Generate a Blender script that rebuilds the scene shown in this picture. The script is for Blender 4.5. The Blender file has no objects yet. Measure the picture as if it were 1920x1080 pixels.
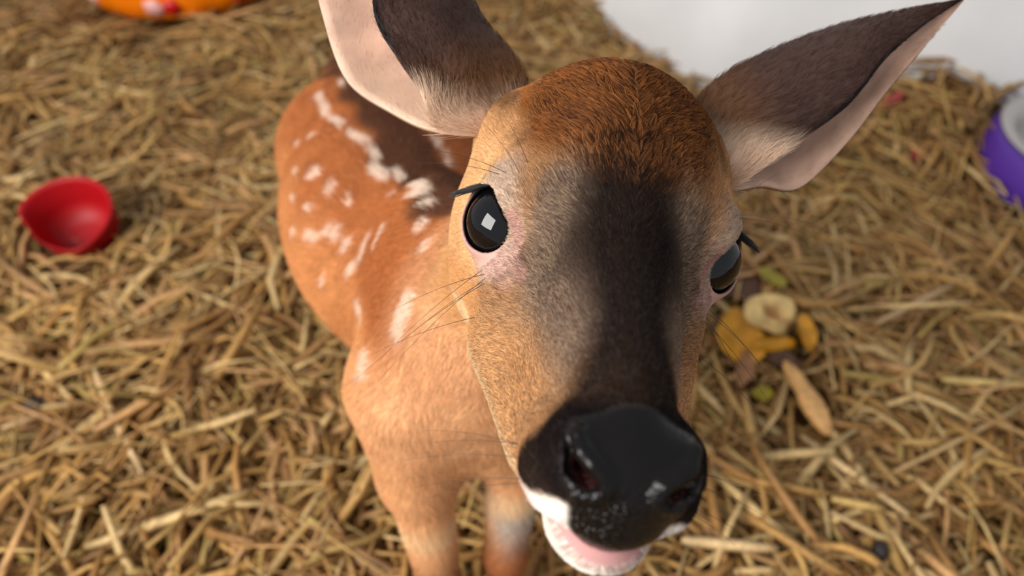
import bpy, math
import numpy as np
from mathutils import Vector, Matrix

RNG = np.random.default_rng(7)
SC = bpy.context.scene
COL = SC.collection
H = 0.60                                   # camera height above the straw

# ------------------------------------------------------------------ camera, sky, lamps, exposure
cd = bpy.data.cameras.new('camera'); cam = bpy.data.objects.new('camera', cd); COL.objects.link(cam)
cam.location = (0, 0, H); cam.rotation_euler = (math.radians(45), 0, 0)
cd.sensor_width = 36; cd.lens = 1400 / 1920 * 36; cd.clip_start = 0.01
cd.dof.use_dof = True; cd.dof.focus_distance = 0.245; cd.dof.aperture_fstop = cd.lens / 3.6
SC.camera = cam
wd = bpy.data.worlds.new('overcast_sky'); SC.world = wd; wd.use_nodes = True
nt = wd.node_tree; bg = nt.nodes['Background']
bg.inputs[0].default_value = (0.93, 0.96, 1.0, 1); bg.inputs[1].default_value = 0.5
def area(name, loc, target, sx, sy, power, color):
    l = bpy.data.lights.new(name, 'AREA'); l.shape = 'RECTANGLE'; l.size = sx; l.size_y = sy
    l.energy = power; l.color = color
    o = bpy.data.objects.new(name, l); COL.objects.link(o); o.location = loc
    o.rotation_euler = (Vector(target) - Vector(loc)).to_track_quat('-Z', 'Y').to_euler()
    return o
area('window_light', (-1.15, -0.6, H + .62), (0.0, 0.3, 0.35), 1.15, 1.0, 50, (1.0, 0.97, 0.92))
SC.view_settings.view_transform = 'Standard'; SC.view_settings.look = 'None'
SC.view_settings.gamma = 1; SC.view_settings.use_curve_mapping = False
SC.view_settings.exposure = 0.0

# ------------------------------------------------------------------ helpers
def srgb(r, g, b):
    c = np.array([r, g, b], float) / 255
    return np.where(c <= 0.04045, c / 12.92, ((c + 0.055) / 1.055) ** 2.4)
def tag(o, label=None, cat=None, group=None, kind=None):
    for k, v in (('label', label), ('category', cat), ('group', group), ('kind', kind)):
        if v: o[k] = v
    return o
def nodes_mat(name, color=(.5, .5, .5), rough=.6, attr=None, bump=None, spec=.5, coat=0., noise=None):
    m = bpy.data.materials.new(name); m.use_nodes = True
    t = m.node_tree; b = t.nodes['Principled BSDF']
    b.inputs['Base Color'].default_value = (*color, 1); b.inputs['Roughness'].default_value = rough
    b.inputs['Specular IOR Level'].default_value = spec; b.inputs['Coat Weight'].default_value = coat
    src = None
    if attr:
        a = t.nodes.new('ShaderNodeAttribute'); a.attribute_name = attr; src = a.outputs['Color']
    if noise:
        sc, lo, hi = noise
        n = t.nodes.new('ShaderNodeTexNoise'); n.inputs['Scale'].default_value = sc; n.inputs['Detail'].default_value = 4
        tc = t.nodes.new('ShaderNodeTexCoord'); t.links.new(tc.outputs['Object'], n.inputs['Vector'])
        mr = t.nodes.new('ShaderNodeMapRange'); mr.inputs['From Min'].default_value = .3; mr.inputs['From Max'].default_value = .7
        mr.inputs['To Min'].default_value = lo; mr.inputs['To Max'].default_value = hi
        t.links.new(n.outputs['Fac'], mr.inputs['Value'])
        mx = t.nodes.new('ShaderNodeVectorMath'); mx.operation = 'MULTIPLY'
        if src: t.links.new(src, mx.inputs[0])
        else: mx.inputs[0].default_value = color
        t.links.new(mr.outputs['Result'], mx.inputs[1]); src = mx.outputs['Vector']
    if src: t.links.new(src, b.inputs['Base Color'])
    if bump:
        sc, st, dist = bump
        n = t.nodes.new('ShaderNodeTexNoise'); n.inputs['Scale'].default_value = sc; n.inputs['Detail'].default_value = 3
        tc = t.nodes.new('ShaderNodeTexCoord'); t.links.new(tc.outputs['Object'], n.inputs['Vector'])
        bp = t.nodes.new('ShaderNodeBump'); bp.inputs['Strength'].default_value = st; bp.inputs['Distance'].default_value = dist
        t.links.new(n.outputs['Fac'], bp.inputs['Height']); t.links.new(bp.outputs['Normal'], b.inputs['Normal'])
    return m
def mesh_obj(name, V, F, mat, parent=None, smooth=True, colors=None, cname='coat'):
    """F: (n,k) int array or list of tuples"""
    me = bpy.data.meshes.new(name)
    V = np.asarray(V, np.float32)
    if isinstance(F, np.ndarray):
        n, k = F.shape
        me.vertices.add(len(V)); me.vertices.foreach_set('co', V.ravel())
        me.loops.add(n * k); me.loops.foreach_set('vertex_index', F.astype(np.int32).ravel())
        me.polygons.add(n); me.polygons.foreach_set('loop_start', np.arange(0, n * k, k, dtype=np.int32))
        me.polygons.foreach_set('loop_total', np.full(n, k, np.int32))
        me.update(calc_edges=True)
    else:
        me.from_pydata([tuple(v) for v in V], [], F)
    if colors is not None:
        a = me.color_attributes.new(cname, 'FLOAT_COLOR', 'POINT')
        a.data.foreach_set('color', np.c_[colors, np.ones(len(colors))].astype(np.float32).ravel())
    me.polygons.foreach_set('use_smooth', np.full(len(me.polygons), smooth))
    if mat: me.materials.append(mat)
    o = bpy.data.objects.new(name, me); COL.objects.link(o)
    if parent: o.parent = parent
    return o
def smooth01(a, b, x):
    t = np.clip((x - a) / (b - a), 0, 1); return t * t * (3 - 2 * t)
def wav(P, freq, seed, n=9):
    r = np.random.default_rng(seed); out = np.zeros(len(P))
    for _ in range(n):
        d = r.normal(size=3); d /= np.linalg.norm(d)
        out += np.sin(P @ d * freq * r.uniform(.6, 1.6) + r.uniform(0, 6.28))
    return out / math.sqrt(n / 2)
def unit(v): return v / np.maximum(np.linalg.norm(v, axis=-1, keepdims=True), 1e-9)

# ------------------------------------------------------------------ the fawn: frames (cm)
C45 = math.sqrt(.5)
def cam2w(p):                              # camera frame (cm) -> world frame with the camera at the origin (cm)
    p = np.asarray(p, float); return np.stack([p[..., 0], C45 * (p[..., 1] - p[..., 2]), C45 * (p[..., 1] + p[..., 2])], -1)
HR = np.array([[-0.9835, 0.0118, 0.1805], [0.1586, -0.4232, 0.8921], [0.0869, 0.9060, 0.4143]])
_t = math.radians(1.6); HR = HR @ np.array([[math.cos(_t), math.sin(_t), 0], [-math.sin(_t), math.cos(_t), 0], [0, 0, 1]])
HT = np.array([3.15, 1.71, -24.79])
A_ = np.array([[1, 0, 0], [0, C45, -C45], [0, C45, C45]])
HW = A_ @ HR; TW = A_ @ HT                 # head frame -> world
def h2w(p): return np.asarray(p) @ HW.T + TW
def w2h(p): return (np.asarray(p) - TW) @ HW

# ------------------------------------------------------------------ signed distance field on a rectilinear grid
def axis_coords(lo, a, b, hi, fine, coarse):
    def grow(L, h0):
        out = []; x = 0; h = h0
        while x < L: h = min(h * 1.12, coarse); x += h; out.append(x)
        return np.array(out)
    mid = np.arange(a, b, fine)
    return np.concatenate([(a - grow(a - lo, fine))[::-1], mid, mid[-1] + grow(hi - mid[-1], fine)])
class Field:
    def __init__(s, lo, hi, flo, fhi, fine, coarse):
        s.ax = [axis_coords(lo[i], flo[i], fhi[i], hi[i], fine, coarse) for i in range(3)]
        s.f = np.full([len(a) for a in s.ax], 9.0, np.float32)
    def region(s, c, R):
        sl = tuple(slice(max(0, np.searchsorted(s.ax[i], c[i] - R[i]) - 1), np.searchsorted(s.ax[i], c[i] + R[i]) + 1) for i in range(3))
        return sl, np.meshgrid(*[s.ax[i][sl[i]].astype(np.float32) for i in range(3)], indexing='ij', sparse=True)
    def put(s, sl, d, k, op):
        f = s.f[sl]
        if op == 'add':
            h = np.maximum(k - np.abs(f - d), 0) / k if k > 0 else 0
            s.f[sl] = np.minimum(f, d) - h * h * k * .25
        elif op == 'sub':
            d = -d; h = np.maximum(k - np.abs(f - d), 0) / k if k > 0 else 0
            s.f[sl] = np.maximum(f, d) + h * h * k * .25
    def ell(s, c, r, k=.8, op='add', axes=None):
        c = np.asarray(c, float); r = np.asarray(r, float)
        m = max(k, .3) + .3
        if axes is None: R = r + m
        else: axes = np.asarray(axes, float); R = np.sqrt(((axes * r[:, None]) ** 2).sum(0)) + m
        sl, (x, y, z) = s.region(c, R)
        x = x - c[0]; y = y - c[1]; z = z - c[2]
        if axes is not None:
            x, y, z = [(a[0] * x + a[1] * y + a[2] * z).astype(np.float32) for a in axes]
        k0 = np.sqrt((x / r[0]) ** 2 + (y / r[1]) ** 2 + (z / r[2]) ** 2)
        k1 = np.sqrt((x / r[0] ** 2) ** 2 + (y / r[1] ** 2) ** 2 + (z / r[2] ** 2) ** 2) + 1e-6
        d = np.where(k0 < .05, -r.min(), k0 * (k0 - 1) / k1)
        s.put(sl, d.astype(np.float32), k, op)
    def cone(s, a, b, ra, rb, k=.8, op='add', sq=(1, 1, 1)):
        """capsule with two radii; sq squashes the section along x, y, z"""
        a = np.asarray(a, float); b = np.asarray(b, float); m = max(k, .3) + .3
        lo = np.minimum(a - ra, b - rb) - m; hi = np.maximum(a + ra, b + rb) + m
        sl, (x, y, z) = s.region((lo + hi) / 2, (hi - lo) / 2)
        ab = b - a; L2 = ab @ ab
        t = np.clip(((x - a[0]) * ab[0] + (y - a[1]) * ab[1] + (z - a[2]) * ab[2]) / L2, 0, 1)
        d = np.sqrt(((x - a[0] - t * ab[0]) / sq[0]) ** 2 + ((y - a[1] - t * ab[1]) / sq[1]) ** 2 + ((z - a[2] - t * ab[2]) / sq[2]) ** 2) - (ra + (rb - ra) * t)
        s.put(sl, (d * min(sq)).astype(np.float32), k, op)
    def surface(s):
        f = s.f; n = f.shape; ins = f < 0
        cn = (n[0] - 1, n[1] - 1, n[2] - 1); cid_mul = np.array([cn[1] * cn[2], cn[2], 1])
        acc_id = []; acc_p = []; quads = []
        for ax in range(3):
            o1, o2 = (ax + 1) % 3, (ax + 2) % 3
            A = [slice(None)] * 3; B = [slice(None)] * 3; A[ax] = slice(0, -1); B[ax] = slice(1, None)
            fa, fb = ins[tuple(A)], ins[tuple(B)]
            idx = np.argwhere(fa != fb)
            ok = (idx[:, o1] > 0) & (idx[:, o1] < cn[o1]) & (idx[:, o2] > 0) & (idx[:, o2] < cn[o2]); idx = idx[ok]
            j = idx.copy(); j[:, ax] += 1
            va = f[idx[:, 0], idx[:, 1], idx[:, 2]]; vb = f[j[:, 0], j[:, 1], j[:, 2]]; t = va / (va - vb)
            p = np.stack([s.ax[i][idx[:, i]] for i in range(3)], 1)
            p[:, ax] += t * (s.ax[ax][j[:, ax]] - s.ax[ax][idx[:, ax]])
            ids = []
            for d1, d2 in ((0, 0), (1, 0), (1, 1), (0, 1)):
                c = idx.copy(); c[:, o1] -= d1; c[:, o2] -= d2
                ci = c @ cid_mul; ids.append(ci); acc_id.append(ci); acc_p.append(p)
            q = np.stack(ids, 1); flip = ~fa[idx[:, 0], idx[:, 1], idx[:, 2]]
            q[flip] = q[flip][:, ::-1]; quads.append(q)
        ai = np.concatenate(acc_id); ap = np.concatenate(acc_p)
        uid, inv = np.unique(ai, return_inverse=True); cnt = np.bincount(inv)
        V = np.stack([np.bincount(inv, ap[:, i]) / cnt for i in range(3)], 1)
        Q = np.searchsorted(uid, np.concatenate(quads))
        return V, Q
def vnormals(V, Q):
    n = np.cross(V[Q[:, 2]] - V[Q[:, 0]], V[Q[:, 3]] - V[Q[:, 1]])
    N = np.stack([np.bincount(Q.ravel(), np.repeat(n[:, i], 4), len(V)) for i in range(3)], 1)
    return unit(N)

# ------------------------------------------------------------------ the fawn: body as one surface
EYE_AX = unit(np.array([.66, .68, .29]))
EYE_C = np.array([4.08, .38, 0.0]) - 1.2 * EYE_AX
EYE_R = 1.42
def mir(v, s): return np.array([v[0] * s, v[1], v[2]])
def build_field():
    # extent of the body in the head frame
    pts = w2h(np.array([[-22, 62, -62], [8, 15, -62], [-22, 62, -20], [8, 15, -20], [-22, 15, -62], [8, 62, -62], [8, 62, -20], [-22, 15, -20]], float))
    lo = np.minimum(pts.min(0), [-7, -9, -8]); hi = np.maximum(pts.max(0), [7, 13, 7])
    g = Field(lo, hi, (-5.4, -6.5, -6.2), (5.4, 11.6, 5.6), .08, .4)
    # --- skull
    g.ell((0, -3.4, 0.8), (4.1, 4.9, 4.3))
    g.ell((0, -0.6, 0.9), (3.5, 3.7, 2.7), .9)
    g.cone((0, .5, -1.0), (0, 8.6, -2.5), 2.75, 1.3, 1.0)           # muzzle
    g.cone((0, 1.0, .9), (0, 8.4, -1.3), 1.6, .85, 1.0)            # bridge
    for s in (1, -1):
        g.cone((1.9 * s, -3.0, -3.6), (.85 * s, 7.2, -4.1), 2.4, 1.0, 1.0)   # lower jaw
        g.ell((2.15 * s, -.8, -2.6), (1.8, 3.8, 2.9), 1.0)          # cheek
        g.ell((3.0 * s, -3.6, -1.4), (2.2, 2.8, 3.3), 1.2)         # jaw muscle
        g.ell((3.0 * s, -.3, 1.0), (1.25, 1.9, 1.1), .7)           # brow
        g.cone((3.2 * s, -4.5, 1.7), (4.9 * s, -5.3, 2.4), 1.8, .6, 1.2)   # ear root
        g.cone((2.55 * s, .8, -4.3), (1.6 * s, 6.4, -4.1), 1.15, .85, .8)   # cheek edge
        g.ell((1.35 * s, 8.0, -3.2), (.95, 1.7, 1.1), .6)         # upper lip
        g.ell((1.15 * s, 9.0, -2.1), (.75, 1.2, .95), .45)         # nostril wing
    g.ell((0, 9.3, -2.5), (1.5, 1.15, 1.55), .6)                   # nose pad
    g.ell((0, 8.3, -4.7), (1.35, 1.6, .85), .5)                    # chin
    # --- neck, trunk, legs (world points)
    W = lambda *p: w2h(np.array(p, float))
    B = HW.T                                                       # world axes are rows of B.T
    hd = unit(np.array([.395, -.919, 0.])); lat = np.array([-.919, -.395, 0.]); up = np.array([0, 0, 1.])
    tilt = unit(np.array([.39, -.906, .1])); upt = np.cross(lat, tilt) * -1
    if upt[2] < 0: upt = -upt
    axs = np.array([lat, tilt, upt]) @ HW                          # directions in the head frame
    K = 3.5
    g.ell(W(-10.3, 50.5, -34.8), (5.4, 7.5, 7.2), K, axes=axs)     # rump
    g.ell(W(-8.1, 41.5, -35), (8.2, 13, 8.3), K, axes=axs)       # barrel
    g.ell(W(-2.9, 29.5, -33.2), (5.4, 7.5, 9.8), K, axes=axs)      # shoulders
    g.cone(W(-1.6, 26.5, -29), h2w_in(0, -4.5, -1.8), 5.2, 3.5, 2.5)   # neck
    for s in (1, -1):
        o = lat * s
        sh = np.array([-2.3, 26.5, -33.]) + o * 3.4
        el = np.array([-2.6, 25.0, -39.]) + o * 3.3
        kn = np.array([-2.55, 21.6, -47.5]) + o * 2.3
        fe = np.array([-2.6, 21.2, -56.]) + o * 2.2
        ho = fe + np.array([.5, -1.1, -3.4])
        g.cone(W(*sh), W(*el), 3.7, 2.3, 2.0); g.cone(W(*el), W(*kn), 2.0, 1.25, 1.2)
        g.cone(W(*kn), W(*fe), 1.2, .85, .8); g.cone(W(*fe), W(*ho), .95, 1.2, .6)
        hp = np.array([-10.6, 50.5, -34.]) + o * 2.9
        st = np.array([-8.8, 47.5, -41.]) + o * 3.6
        hk = np.array([-12.8, 53.5, -48.5]) + o * 3.2
        f2 = np.array([-12.0, 52.0, -56.5]) + o * 3.2
        h2 = f2 + np.array([.5, -1.1, -3.2])
        g.cone(W(*hp), W(*st), 5.0, 3.0, 2.0); g.cone(W(*st), W(*hk), 2.6, 1.3, 1.2)
        g.cone(W(*hk), W(*f2), 1.25, .9, .8); g.cone(W(*f2), W(*h2), .95, 1.2, .6)
    g.cone(W(-14.5, 57.5, -32), W(-16.2, 60.5, -37), 1.4, .9, 1.2)  # tail
    # --- eyes, nostrils, mouth
    for s in (1, -1):
        ax = mir(EYE_AX, s); c = mir(EYE_C, s)
        g.ell(c, (1.6,) * 3, .55)
        g.ell(c, (EYE_R + .02,) * 3, .0, 'sub')
        t1 = unit(np.cross(ax, [0, 0, 1.])); t2 = np.cross(t1, ax)
        g.ell(c + ax * 1.35, (1.17, 1.1, 1.0), .14, 'sub', axes=np.array([t1, t2, ax]))
        rim = [(1.37, 9.6, -1.2), (1.2, 10.0, -1.45), (.93, 10.18, -1.62), (.68, 10.28, -1.8), (.56, 10.33, -2.05), (.72, 10.3, -2.3), (1.1, 10.2, -2.4)]
        for p, q in zip(rim[:-1], rim[1:]): g.cone(mir(p, s), mir(q, s), .14, .14, .2)       # nostril rim
        g.cone((.92 * s, 10.4, -2.08), (1.3 * s, 9.95, -1.9), .17, .24, .08, 'sub')
        g.cone((.95 * s, 10.2, -2.05), (1.2 * s, 9.3, -2.0), .15, .15, .08, 'sub')
        g.cone((1.3 * s, 9.95, -1.9), (1.55 * s, 9.6, -1.4), .2, .08, .1, 'sub')
    g.ell((0, 9.35, -3.5), (1.15, .95, .75), .4)
    for s in (1, -1):
        g.cone((0, 10.3, -4.22), (1.0 * s, 9.7, -4.1), .07, .08, .12, 'sub'); g.cone((1.0 * s, 9.7, -4.1), (1.7 * s, 8.5, -3.95), .08, .1, .12, 'sub')
    g.cone((1.7, 8.5, -3.95), (2.2, 5.5, -3.9), .1, .05, .12, 'sub'); g.cone((-1.7, 8.5, -3.95), (-2.2, 5.5, -3.9), .1, .05, .12, 'sub')
    return g
def h2w_in(*p): return np.array(p, float)
g = build_field()
V, Q = g.surface(); NV = vnormals(V, Q)
ORG = np.array([0, 0, H]); BASE = np.array([-.06, .36, 0.0])
def place(p): return h2w(p) * .01 + ORG - BASE           # head frame -> the fawn's own frame (m)

# ------------------------------------------------------------------ coat colours (head frame, cm)
TR_C = np.array([-6.6, 39.5, -34.2]); HD = unit(np.array([.39, -.906, .1])); LT = np.array([-.919, -.395, 0.])
UPV = np.cross(HD, LT); UPV *= np.sign(UPV[2])
def trunk(P):
    d = h2w(P) - TR_C; return d @ HD, d @ LT, d @ UPV
def from_trunk(a, b, c): return w2h(TR_C + a * HD + b * LT + c * UPV)
SPOT7 = [(17.0,-31.3,-4.3,16.6,-30.4,-4.5,0.30), (16.2,-29.7,-4.7,15.6,-28.4,-4.8,0.30), (15.1,-27.4,-4.8,14.1,-25.8,-4.7,0.30), (13.2,-24.5,-4.8,11.8,-23.0,-4.8,0.32),
 (11.4,-22.2,-5.1,10.9,-21.5,-5.3,0.30), (10.9,-20.9,-5.7,10.1,-19.9,-5.8,0.32), (9.4,-20.2,-5.5,9.0,-19.1,-5.5,0.28), (8.2,-16.6,-4.8,7.2,-14.4,-4.0,0.30),
 (7.6,-14.1,-4.4,7.0,-13.5,-4.1,0.30), (7.0,-12.4,-4.5,6.6,-12.2,-4.2,0.28), (16.1,-26.8,-6.0,16.2,-26.7,-6.0,0.24), (17.5,-28.1,-7.1,17.4,-27.7,-7.1,0.22),
 (16.6,-24.7,-8.0,16.6,-24.6,-8.1,0.24), (15.3,-22.9,-7.6,14.6,-22.6,-7.0,0.22), (13.4,-20.7,-7.6,13.4,-21.0,-7.2,0.24), (12.0,-19.4,-7.6,12.0,-19.6,-7.4,0.22),
 (16.2,-23.1,-9.3,16.2,-23.0,-9.3,0.26), (14.8,-21.1,-9.2,14.6,-21.0,-8.9,0.26), (13.0,-19.0,-9.5,12.9,-19.2,-9.1,0.24), (15.8,-21.8,-11.0,15.7,-21.7,-11.1,0.26),
 (14.4,-20.1,-10.7,14.3,-20.0,-10.3,0.24), (13.8,-19.5,-10.5,13.7,-19.5,-10.1,0.24), (12.3,-18.4,-9.5,12.2,-18.6,-8.9,0.24), (11.5,-17.3,-9.7,11.5,-17.4,-9.2,0.24),
 (11.1,-16.3,-10.6,10.7,-15.8,-9.8,0.28), (10.3,-15.4,-9.1,10.0,-15.7,-7.6,0.22), (9.4,-13.9,-7.5,9.0,-13.9,-6.4,0.24), (6.7,-10.7,-5.0,6.7,-11.1,-4.8,0.24),
 (6.3,-9.0,-5.2,6.2,-9.2,-4.9,0.28), (12.9,-18.4,-12.6,12.9,-18.4,-12.3,0.20), (10.2,-14.9,-11.6,9.5,-12.7,-11.8,0.22), (8.8,-10.1,-11.9,8.6,-9.3,-12.9,0.26),
 (6.7,-7.8,-7.4,7.1,-8.1,-9.3,0.42), (9.4,-17.4,-6.0,9.1,-17.4,-5.7,0.20), (15.7,-31.8,-3.2,15.4,-31.3,-3.3,0.26)]      # capsules on the coat: two ends and a radius
SPOT = [(q_[:3], q_[3:6]) for q_ in SPOT7]; SPOT_R = [q_[6] for q_ in SPOT7]
def mixc(c, col, m): return c + (col - c) * m[:, None]
def seg_dist(P, a, b):
    ab = b - a; L = ab @ ab + 1e-9; t = np.clip(((P - a) @ ab) / L, 0, 1)
    return np.linalg.norm(P - a - t[:, None] * ab, axis=1)
def eye_dist(P):
    x = P.copy(); x[:, 0] = np.abs(x[:, 0]); ap = EYE_C + EYE_AX * .9
    return np.linalg.norm(x - ap, axis=1), x
def nose_mask(P):
    x = np.abs(P[:, 0]); y = P[:, 1]; z = P[:, 2]
    zz = np.array([-4.3, -4.0, -3.6, -3.0, -2.4, -1.9, -1.3, -.6]); ww = np.array([.55, .9, 1.1, 1.22, 1.3, 1.5, 1.5, 1.5])
    return smooth01(.1, -.1, x - np.interp(z, zz, ww)) * smooth01(9.0, 9.3, y + .15 * (z + 1)) * smooth01(-4.28, -4.16, z)
def coat(P):
    P = np.asarray(P, float); x = np.abs(P[:, 0]); X = P[:, 0]; y = P[:, 1]; z = P[:, 2]; n = len(P)
    ta, tb, tc = trunk(P); nz = wav(P, 1.1, 3); nf = wav(P, 3.5, 4)
    # trunk, neck and legs
    c = np.tile(srgb(212, 146, 92), (n, 1))
    c = mixc(c, srgb(180, 108, 62), smooth01(1, 6.5, tc + nz * .5))
    c = mixc(c, srgb(238, 184, 130), smooth01(-.5, -7, tc + nz * .6) * smooth01(-16, 6, ta) * .85)
    c = mixc(c, srgb(98, 62, 44), smooth01(2.4, 1.2, np.abs(tb) + nz * .3) * smooth01(3.5, 5.5, tc) * smooth01(26, 16, ta))
    front = smooth01(7, 11, ta)
    c = mixc(c, srgb(232, 180, 130), front * smooth01(5, 0, tc) * .8)
    c = mixc(c, srgb(238, 188, 140), smooth01(13.5, 18, ta + nz * .4) * smooth01(-4, -1, tc) * .85)
    inner = smooth01(2.0, 1.0, np.abs(tb)) * smooth01(-8.5, -10.5, tc)
    c = mixc(c, srgb(190, 180, 170), inner * .9)
    c = mixc(c, srgb(240, 205, 160), smooth01(1.3, .3, np.abs(tc + 9.8)) * front * .8)
    wz = h2w(P)[:, 2]
    c = mixc(c, srgb(172, 108, 66), smooth01(-43, -47, wz))
    c = mixc(c, srgb(40, 32, 30), smooth01(-57.2, -58, wz))
    sm = np.zeros(n); SQ = np.array([1, .5, 1]); Tm = np.stack([ta, -tb, tc], 1) * SQ
    bodym = (y < -5) | (z < -6)
    for (a, b), r in zip(SPOT, SPOT_R):
        a = np.array(a); b = np.array(b)
        for side in (1, -1):
            if side == 1: PP, a_, b_ = P, a, b
            else: PP, a_, b_ = Tm, np.array([q_[0] for q_ in trunk(a[None])]) * SQ, np.array([q_[0] for q_ in trunk(b[None])]) * SQ
            near = bodym & (np.abs(PP - a_).sum(1) < 9) & (side * tb > (-1 if side == 1 else 1.6))
            if near.any():
                d = seg_dist(PP[near], a_, b_) + .05 * nf[near]
                sm[near] = np.maximum(sm[near], smooth01(r * 1.55, r * .75, d))
    c = mixc(c, srgb(242, 220, 200), sm * .76)
    # head
    h = np.tile(srgb(186, 136, 92), (n, 1))
    h = mixc(h, srgb(228, 178, 126), smooth01(2.9, 3.7, x + nz * .1) * smooth01(1.5, -1.0, y) * smooth01(3.2, 1.4, z))          # temple and cheek
    h = mixc(h, srgb(214, 158, 104), smooth01(-1.9, -3.1, z + nz * .15) * smooth01(7.5, 5.5, y))                                    # lower cheek
    h = mixc(h, srgb(118, 100, 88), smooth01(.4, 2.0, y + nz * .3) * smooth01(-2.6, -.8, z) * smooth01(3.0, 2.3, x) * smooth01(8.6, 6.5, y) * .9)
    q = np.sqrt((x / 3.4) ** 2 + ((y + 1.6) / 4.6) ** 2 + ((z - 4.2) / 3.2) ** 2)
    h = mixc(h, srgb(132, 80, 42), smooth01(1.12, .82, q + nz * .05))                                                              # rust crown
    h = mixc(h, srgb(84, 52, 36), smooth01(.5, -.5, nf + wav(P, 7, 9) * .6) * smooth01(1.0, .7, q) * .45)
    ed, ex = eye_dist(P)
    h = mixc(h, srgb(186, 164, 146), smooth01(2.5, 1.7, ed + nz * .12) * smooth01(-1.2, .5, y) * .85)
    h = mixc(h, srgb(206, 168, 154), smooth01(2.3, 1.4, ed) * smooth01(.1, -.7, z - EYE_C[2]) * .8)
    tear = np.minimum(seg_dist(ex, np.array([3.24, 1.55, .7]), np.array([2.95, 1.6, -.1])), seg_dist(ex, np.array([2.95, 1.6, -.1]), np.array([2.62, 2.4, -.85])))
    h = mixc(h, srgb(184, 132, 124), smooth01(.36, .12, tear) * .7)
    h = mixc(h, srgb(196, 156, 146), smooth01(.9, .3, seg_dist(ex, np.array([3.5, 1.2, -1.1]), np.array([3.0, 1.9, -1.0]))) * .7)
    h = mixc(h, srgb(70, 48, 46), smooth01(.28, .08, seg_dist(ex, np.array([2.72, 1.95, -.35]), np.array([2.5, 2.3, -.6]))) * .6)
    yy = np.array([-4, -1.5, .5, 2, 3.5, 5, 6.3, 7.2, 8.0, 8.6]); ww = np.array([0, .3, .8, 1.35, 1.5, 1.15, .95, 1.2, 1.8, 3.0])
    w = np.interp(y, yy, ww) * (1 + .1 * nz)
    st = smooth01(1.5, .55, x / np.maximum(w, .05)) * smooth01(-1.2, 2.4, y + .6 * nf + .5 * wav(P, 7, 9)) * smooth01(-2.0, -1.0, z + y * .12)
    h = mixc(h, srgb(22, 15, 14), st * .97)
    h = mixc(h, srgb(238, 206, 160), smooth01(-3.9, -4.6, z + nz * .12) * smooth01(8, 6.5, y) * smooth01(-4.5, -2, y) * .8)                                # jaw edge
    zt = z + 2.95 + .9 * np.maximum(x - 1.4, 0)
    blk = smooth01(7.9, 8.5, y - .5 * (1.9 - x) + .1 * nz) * smooth01(-.15, .1, zt + .08 * nz)
    h = mixc(h, srgb(24, 18, 18), blk * .97)
    wht = smooth01(.1, -.15, zt + .08 * nz) * smooth01(8.0, 8.7, y)
    h = mixc(h, srgb(240, 228, 216), wht)
    pink = smooth01(.34, .2, np.abs(z + 4.42 - .35 * np.clip(x - .4, 0, 2))) * smooth01(8.5, 9.0, y)
    h = mixc(h, srgb(182, 124, 122), pink * .9)
    h = mixc(h, srgb(13, 10, 10), nose_mask(P))
    ns = np.minimum(seg_dist(np.c_[x, y, z], np.array([1.0, 10.1, -2.05]), np.array([1.25, 9.5, -1.95])), 9)
    h = mixc(h, srgb(40, 17, 16), smooth01(.3, .2, ns))
    top = smooth01(3.0, 4.0, x + .2 * nf) * smooth01(1.9, 3.4, z + .3 * nf)
    h = mixc(h, srgb(104, 72, 48), top * .85)                                                                                             # ear roots
    h = mixc(h, srgb(150, 88, 40), smooth01(.35, .1, np.abs(x - 3.25)) * smooth01(2.6, 3.2, z) * smooth01(-1, -2, y) * .8)
    wh = smooth01(-8.5, -5.5, y + .4 * np.minimum(z + 4, 0)) * smooth01(-8, -6, z)
    return mixc(c, h, wh) if n else c
def skin(P):
    c = coat(P); ed, ex = eye_dist(P)
    r = np.linalg.norm(ex - EYE_C, axis=1)
    rim = smooth01(EYE_R + .26, EYE_R + .1, r) * smooth01(1.9, 1.5, ed)
    c = mixc(c, srgb(178, 126, 120), rim * .85)
    t1 = unit(np.cross(EYE_AX, [0, 0, 1.])); t2 = np.cross(t1, EYE_AX)
    upm = smooth01(.1, .6, (ex - EYE_C) @ t2) * smooth01(EYE_R + .36, EYE_R + .24, r) * smooth01(1.8, 1.6, ed)
    c = mixc(c, srgb(18, 13, 13), upm)
    return mixc(c, srgb(22, 16, 16), smooth01(EYE_R + .13, EYE_R + .05, r) * smooth01(1.7, 1.5, ed))

# ------------------------------------------------------------------ straw bed, walls (structure first)
def bed_z(x, y):
    P = np.stack([np.ravel(x), np.ravel(y), 0 * np.ravel(x)], 1)
    z = .022 + .009 * wav(P, 14, 21) + .006 * wav(P, 34, 22)
    z = z + .085 * np.exp(-((P[:, 0] - .60) ** 2 / .010 + (P[:, 1] - .95) ** 2 / .012))
    return np.maximum(z, .006).reshape(np.shape(x))
gx, gy = np.meshgrid(np.linspace(-2.2, 2.2, 140), np.linspace(-.9, 2.6, 120), indexing='ij')
gz = bed_z(gx, gy) - .012
idx = np.arange(gx.size).reshape(gx.shape)
floor = mesh_obj('floor', np.stack([gx, gy, gz], -1).reshape(-1, 3),
                 np.stack([idx[:-1, :-1], idx[1:, :-1], idx[1:, 1:], idx[:-1, 1:]], -1).reshape(-1, 4),
                 nodes_mat('chaff', srgb(120, 84, 44), .9, noise=(60, .35, 1.1), bump=(150, .8, .01)))
tag(floor, kind='structure')
wc = np.array([.285, 1.02]); u1 = unit(np.array([.43, -.125])); u2 = unit(np.array([-.157, .276]))
fp = [wc + u1 * 1.6]
for t in np.linspace(0, 1, 9):
    p = (1 - t) ** 2 * (wc + u1 * .06) + 2 * t * (1 - t) * wc + t * t * (wc + u2 * .06); fp.append(p)
fp += [wc + u2 * 1.6, wc + u2 * 1.6 + [.05, .03], wc + [.06, .06], wc + u1 * 1.6 + [.02, .06]]
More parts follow.
